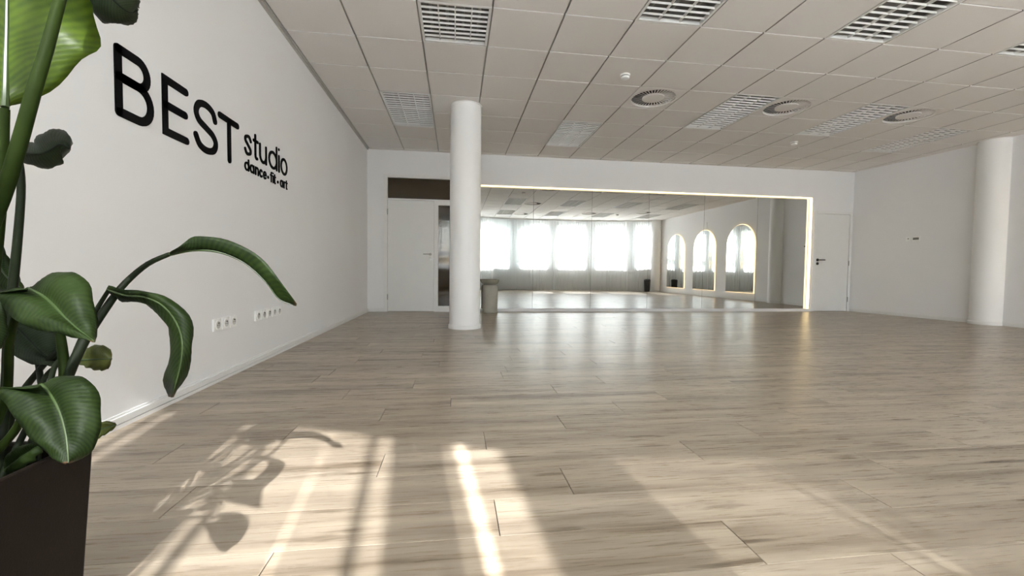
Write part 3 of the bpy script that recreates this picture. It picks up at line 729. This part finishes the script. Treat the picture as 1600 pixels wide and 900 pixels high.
def leaf(Lp, Mp, Rp, mat, n_=26, m_=6, bulge=.012, rib=.003, wav=.003, lab=None):
    def cv(P): return crom([at(*p) for p in P], n_)
    A, Mi, B = cv(Lp), cv(Mp), cv(Rp)
    V = []; UV = []; F = []
    rs = random.Random(len(D.meshes))
    ph = rs.uniform(0, 6)
    for i in range(n_):
        t = i/(n_-1); env = math.sin(PI*min(1, max(0, t)))
        tdir = (Mi[min(i+1, n_-1)]-Mi[max(i-1, 0)])
        for k in range(-m_, m_+1):
            w_ = abs(k)/m_; E = A[i] if k < 0 else B[i]
            p = Mi[i].lerp(E, w_)
            nn = (E-Mi[i]).cross(tdir); nn = nn.normalized() if nn.length > 1e-9 else Vector((0, 0, 1))
            if k > 0: nn = -nn
            if nn.dot(CAM-p) < 0: nn = -nn
            p = p + nn*(bulge*math.sin(PI*w_)*env + wav*w_*math.sin(t*26+ph+k))
            V.append(p); UV.append((.5+.5*k/m_, t))
    W_ = 2*m_+1
    for i in range(n_-1):
        for k in range(W_-1): F.append((i*W_+k, i*W_+k+1, (i+1)*W_+k+1, (i+1)*W_+k))
    o = mesh('leaf', V, F, mat, pp, True, UV)
    sd = o.modifiers.new('solid', 'SOLIDIFY'); sd.thickness = .0012; sd.offset = 0
    off = [CAM-p for p in Mi]
    pts = [p+q.normalized()*.0008 for p, q in zip(Mi, off)]
    MB().tube(pts, [rib*(1-.75*i/(n_-1)) for i in range(n_)], 8).build('midrib', M_rib if mat is not M_leafD else M_stemD, o, True)
    return o
def z3(P, d): return [(u, v, dd) for (u, v), dd in zip(P, d)] if isinstance(d, (list, tuple)) else [(u, v, d) for u, v in P]
def lin(a, b_, n_): return [a+(b_-a)*k/(n_-1) for k in range(n_)]
def LF(Lp, Mp, Rp, dL, dM, dR, mat, **k):
    ex = lambda d, n_: lin(d[0], d[1], n_) if isinstance(d, tuple) else [d]*n_
    return leaf(z3(Lp, ex(dL, len(Lp))), z3(Mp, ex(dM, len(Mp))), z3(Rp, ex(dR, len(Rp))), mat, **k)
# big leaf at the upper left, sunlight painted into its green
LF([(6,168),(-40,150),(-70,90),(-80,40),(-80,-30),(-60,-110),(-20,-190),(34,-240)],
   [(8,168),(9,140),(10,90),(11,45),(12,-20),(16,-100),(22,-170),(36,-242)],
   [(12,166),(72,149),(118,102),(156,74),(146,20),(142,-60),(110,-140),(38,-240)], (.68,.70), (.66,.72), (.68,.80), M_leafSun, rib=.0048, wav=.004)
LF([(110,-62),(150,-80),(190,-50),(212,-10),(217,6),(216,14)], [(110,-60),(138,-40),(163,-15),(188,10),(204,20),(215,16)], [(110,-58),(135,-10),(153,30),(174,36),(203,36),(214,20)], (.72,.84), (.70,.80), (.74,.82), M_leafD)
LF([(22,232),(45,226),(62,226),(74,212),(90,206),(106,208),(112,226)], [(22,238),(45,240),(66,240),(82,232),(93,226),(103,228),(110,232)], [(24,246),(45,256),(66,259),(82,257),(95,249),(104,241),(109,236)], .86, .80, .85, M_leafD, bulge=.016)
LF([(46,450),(66,438),(92,425),(118,427),(138,443),(149,480),(152,508),(148,533)], [(45,452),(58,458),(74,468),(88,481),(102,496),(118,511),(134,524),(148,534)], [(42,454),(-6,456),(2,474),(24,500),(52,513),(85,520),(115,526),(146,535)], (.72,.64), (.68,.62), (.64,.62), M_leaf, rib=.0032)
LF([(66,600),(92,590),(122,587),(147,602),(158,635),(157,668),(143,706),(112,723)], [(64,602),(75,612),(85,626),(94,645),(100,665),(104,685),(106,705),(107,723)], [(60,604),(-8,608),(6,626),(20,648),(40,676),(62,698),(82,715),(100,725)], (.68,.62), (.655,.60), (.62,.60), M_leaf, rib=.0032)
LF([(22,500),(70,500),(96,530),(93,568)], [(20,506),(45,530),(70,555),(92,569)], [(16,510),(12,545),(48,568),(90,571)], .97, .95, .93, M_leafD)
LF([(-20,358),(6,392),(23,420),(36,450)], [(-20,362),(-8,400),(10,432),(36,452)], [(-20,366),(-34,420),(0,456),(34,454)], .92, .90, .92, M_leaf)
LF([(122,561),(138,544),(158,539),(174,547)], [(122,563),(140,562),(158,561),(175,561)], [(122,566),(138,573),(155,579),(170,576)], 1.02, 1.0, 1.01, M_leafO)
LF([(265,396),(285,381),(307,369),(350,374),(395,393),(433,432),(463,476)], [(265,398),(302,391),(342,394),(381,410),(414,439),(437,468),(463,477)], [(265,397),(306,386),(346,387),(385,402),(421,434),(444,466),(463,478)], (.98,1.04), (1.0,1.06), (1.06,1.12), M_leaf, bulge=.006, wav=.002, rib=.0035)
LF([(168,447),(195,452),(225,455),(265,467),(297,495),(301,535),(293,580),(271,620)], [(168,452),(195,461),(225,464),(255,478),(277,507),(285,540),(280,580),(268,621)], [(172,458),(190,470),(215,470),(243,484),(262,508),(268,540),(257,588),(263,619)], (.92,.94), (.93,.90), (.95,.96), M_leaf, bulge=.008)
LF([(140,679),(160,662),(180,661)], [(140,682),(160,670),(182,664)], [(142,686),(160,679),(178,669)], .88, .87, .88, M_leafO)
LF([(8,726),(28,700),(66,690)], [(8,735),(35,714),(68,693)], [(14,742),(50,722),(70,698)], .80, .79, .78, M_leaf)
LF([(-18,440),(8,482),(2,542)], [(-20,442),(-8,490),(-1,546)], [(-30,445),(-28,500),(-6,548)], .66, .65, .66, M_leaf)
def stalk(P, r0, r1, mat=None, n_=24):
    pts = crom([at(*p) if len(p) == 3 else Vector(p[:3]) for p in P], n_)
    MB().tube(pts, [r0+(r1-r0)*k/(n_-1) for k in range(n_)], 10).build('stem', mat or M_stem, pp, True)
def soilpt(dx, dy): return (.60+dx, -2.70+dy, .34, 0)
stalk([(8,170,.66),(5,240,.665),(0,330,.68),(-14,450,.70),(-40,560,.72),soilpt(.03, -.02)], .0055, .010)
stalk([(112,-62,.70),(95,-5,.66),(75,70,.64),(55,135,.63),(30,225,.63),(8,295,.635),(-18,360,.64),(-70,500,.66),soilpt(.0, .03)], .0065, .012)
stalk([(24,238,.82),(31,258,.82),(33,300,.825),(27,380,.83),(20,450,.835),(13,540,.84),(9,620,.85),soilpt(.12, .09)], .0048, .0095, M_stemD)
stalk([(45,452,.68),(32,472,.70),(14,540,.74),(4,640,.80),soilpt(.09, .05)], .004, .008)
stalk([(64,602,.655),(42,622,.69),(18,680,.75),soilpt(.10, .02)], .004, .008)
stalk([(265,397,1.0),(230,413,.99),(195,443,.97),(168,478,.94),(138,523,.91),(118,560,.89),(100,600,.88),(70,660,.87),soilpt(.13, .12)], .005, .012, M_stemD, 34)
stalk([(170,453,.93),(152,482,.93),(139,505,.92),(125,536,.91),(110,575,.895)], .004, .007, M_stemD)
stalk([(94,522,.90),(99,560,.885),(101,592,.88),(86,640,.87)], .008, .011, M_stem)
stalk([(100,538,.96),(60,580,.93),(22,638,.90),soilpt(.14, .06)], .005, .008, M_stemD)
stalk([(58,560,.95),(63,590,.92),(66,640,.88),soilpt(.15, .10)], .005, .007, M_stemD)
stalk([(92,569,.95),(70,590,.92),(55,640,.88),soilpt(.13, .08)], .004, .006, M_stemD)
stalk([(122,563,1.0),(104,562,.97),(90,566,.94),(78,600,.90),soilpt(.15, .13)], .0035, .006, M_stemD)
stalk([(142,683,.875),(120,690,.87),(95,705,.86),soilpt(.13, .14)], .004, .006, M_stem)
stalk([(-20,362,.90),(-22,440,.86),(-30,560,.82),soilpt(.02, .10)], .005, .008, M_stemD)
stalk([(-20,442,.65),(-26,500,.67),(-50,600,.70),soilpt(.02, .0)], .004, .007)

# ------------------------------------------------------------------ curtain track and sheer curtains
# inner curve of the curtain, 0.17 m inside the window wall
cpath = []
for i, (x, y) in enumerate(WP):
    a = Vector(WP[max(i-1, 0)]); b_ = Vector(WP[min(i+1, 7)]); e = (b_-a).normalized(); nn = Vector((-e.y, e.x)); cpath.append(Vector((x, y))+nn*.17)
cpath[0] = Vector((.05, -3.57)); cpath[-1] = Vector((9.46, -4.02))
cp = _c([(p.x, p.y, 0) for p in cpath], 400)
cum = [0]
for i in range(1, 400): cum.append(cum[-1]+(cp[i]-cp[i-1]).length)
def on_path(s):
    s = max(0, min(cum[-1]-1e-6, s)); lo = 0; hi = 399
    while hi-lo > 1:
        m = (lo+hi)//2
        if cum[m] <= s: lo = m
        else: hi = m
    t = (s-cum[lo])/(cum[hi]-cum[lo]); p = cp[lo].lerp(cp[hi], t); e = (cp[hi]-cp[lo]).normalized(); return p, e, Vector((-e.y, e.x, 0))
tk = MB()
pts = [cp[i]+Vector((0, 0, 0)) for i in range(0, 400, 3)]
for a, b_ in zip(pts[:-1], pts[1:]):
    e = (b_-a); l = e.length; e.normalize(); tk.obox((a.x, a.y), (e.x, e.y), (-e.y, e.x), -.002, l+.002, -.02, .02, H-.045, H-.002)
tag(tk.build('curtain_track', M_trim), 'white curtain track under the ceiling along the windows', 'curtain track')
def s_at_x(x):
    lo, hi = 0, 399
    while hi-lo > 1:
        m = (lo+hi)//2
        if cp[m].x <= x: lo = m
        else: hi = m
    return cum[lo]
# regions of gathering: (x0, x1, k) ; k = fold tightness
REG = [(-1, .35, 3.0), (.35, .62, 1.2), (.62, 1.02, 3.0), (1.02, 1.50, .25), (1.50, 1.80, 5.0), (1.80, 2.04, .35), (2.04, 2.40, 4.0), (2.40, 3.05, .8), (3.05, 4.5, 6.5), (4.5, 12, 2.2)]
def kof(x):
    for a, b_, k in REG:
        if a <= x < b_: return k
    return 1.5
PANELS = [(.03, 1.292, 'sheer white curtain panel beside the lettered wall'), (1.307, 1.868, 'narrow sheer white curtain panel nearest behind the plant'), (1.872, 3.05, 'sheer white curtain panel behind the camera position'), (2.43, 4.0, 'sheer white curtain, leftmost panel showing in the wall mirror'),
          (4.03, 5.55, 'sheer white curtain, second panel from left in the wall mirror'), (5.58, 7.1, 'sheer white curtain, middle panel in the wall mirror'),
          (7.13, 8.55, 'sheer white curtain, second panel from the end column'), (8.58, 9.42, 'sheer white curtain panel ending at the round end column')]
for pi_, (xa, xb, lab) in enumerate(PANELS):
    lay = .075 if pi_ == 2 else 0.0
    s0, s1 = s_at_x(xa), s_at_x(xb); rs = random.Random(20+pi_)
    V = []; F = []; UV = []; n_ = int((s1-s0)/.0022); nz = 9
    lam = .085; ph = rs.uniform(0, 6); th = ph; prevk = None
    ztop, zbot = H-.045, .025
    cols = []
    kk = None; lam_j = lam
    for i in range(n_+1):
        s = s0+(s1-s0)*i/n_; p, e, nn = on_path(s)
        kt = kof(p.x); kk = kt if kk is None else kk+(kt-kk)*.10
        lam_j = lam*(1+.35*math.sin(s*5.3+pi_)+.22*math.sin(s*13.1))
        th += 2*PI/lam_j*(s1-s0)/n_
        A = kk*lam_j/(2*PI)
        edge = min(1, min(s-s0, s1-s)/.06)
        along = A*math.sin(th)*edge; out = (.018+.012*math.sin(s*9))*math.cos(th*.5+.7)+.012*math.sin(th)
        for j in range(nz):
            t = j/(nz-1); z = ztop+(zbot-ztop)*t
            fl = .6+.55*t; sway = .008*t*math.sin(s*7+3*t+pi_)
            q = p+e*(along*(1-.12*t)+sway)+nn*(out*fl+lay); V.append((q.x, q.y, z+(.012*math.sin(th*.5+1) if j == nz-1 else 0))); UV.append((s, z))
    for i in range(n_):
        for j in range(nz-1): F.append((i*nz+j, (i+1)*nz+j, (i+1)*nz+j+1, i*nz+j+1))
    o = mesh('sheer_curtain', V, F, M_sheer, None, True, UV); tag(o, lab, 'curtain', 'sheer curtains along the windows')

# dark bin at the end of the curtain
bc = (9.17, -3.83)
t = empty('waste_bin', (bc[0], bc[1], 0), 'small black bin by the end column, seen in the wall mirror', 'bin')
MB().lathe(bc, [(.0001, 0), (.10, 0), (.105, .01), (.125, .44), (.0001, .44)], 32).build('body', M_bin, t, True)
MB().lathe(bc, [(.125, .44), (.13, .445), (.13, .465), (.10, .50), (.0001, .515)], 32).build('lid', M_bin, t, True)

# ------------------------------------------------------------------ outdoors
gd = struct(MB().box(-500, 500, -900, -6, -14.2, -14).build('ground', M_ground))
sk = MB(); rs = random.Random(5)
x = -260
while x < 300:
    w_ = rs.uniform(10, 34); h_ = rs.uniform(12, 21); y = -rs.uniform(300, 380)
    sk.box(x, x+w_, y-20, y, -14, -14+h_); 
    if rs.random() < .5: sk.box(x+w_*.3, x+w_*.55, y-14, y-6, -14+h_, -14+h_+rs.uniform(1, 4))
    x += w_+rs.uniform(0, 8)
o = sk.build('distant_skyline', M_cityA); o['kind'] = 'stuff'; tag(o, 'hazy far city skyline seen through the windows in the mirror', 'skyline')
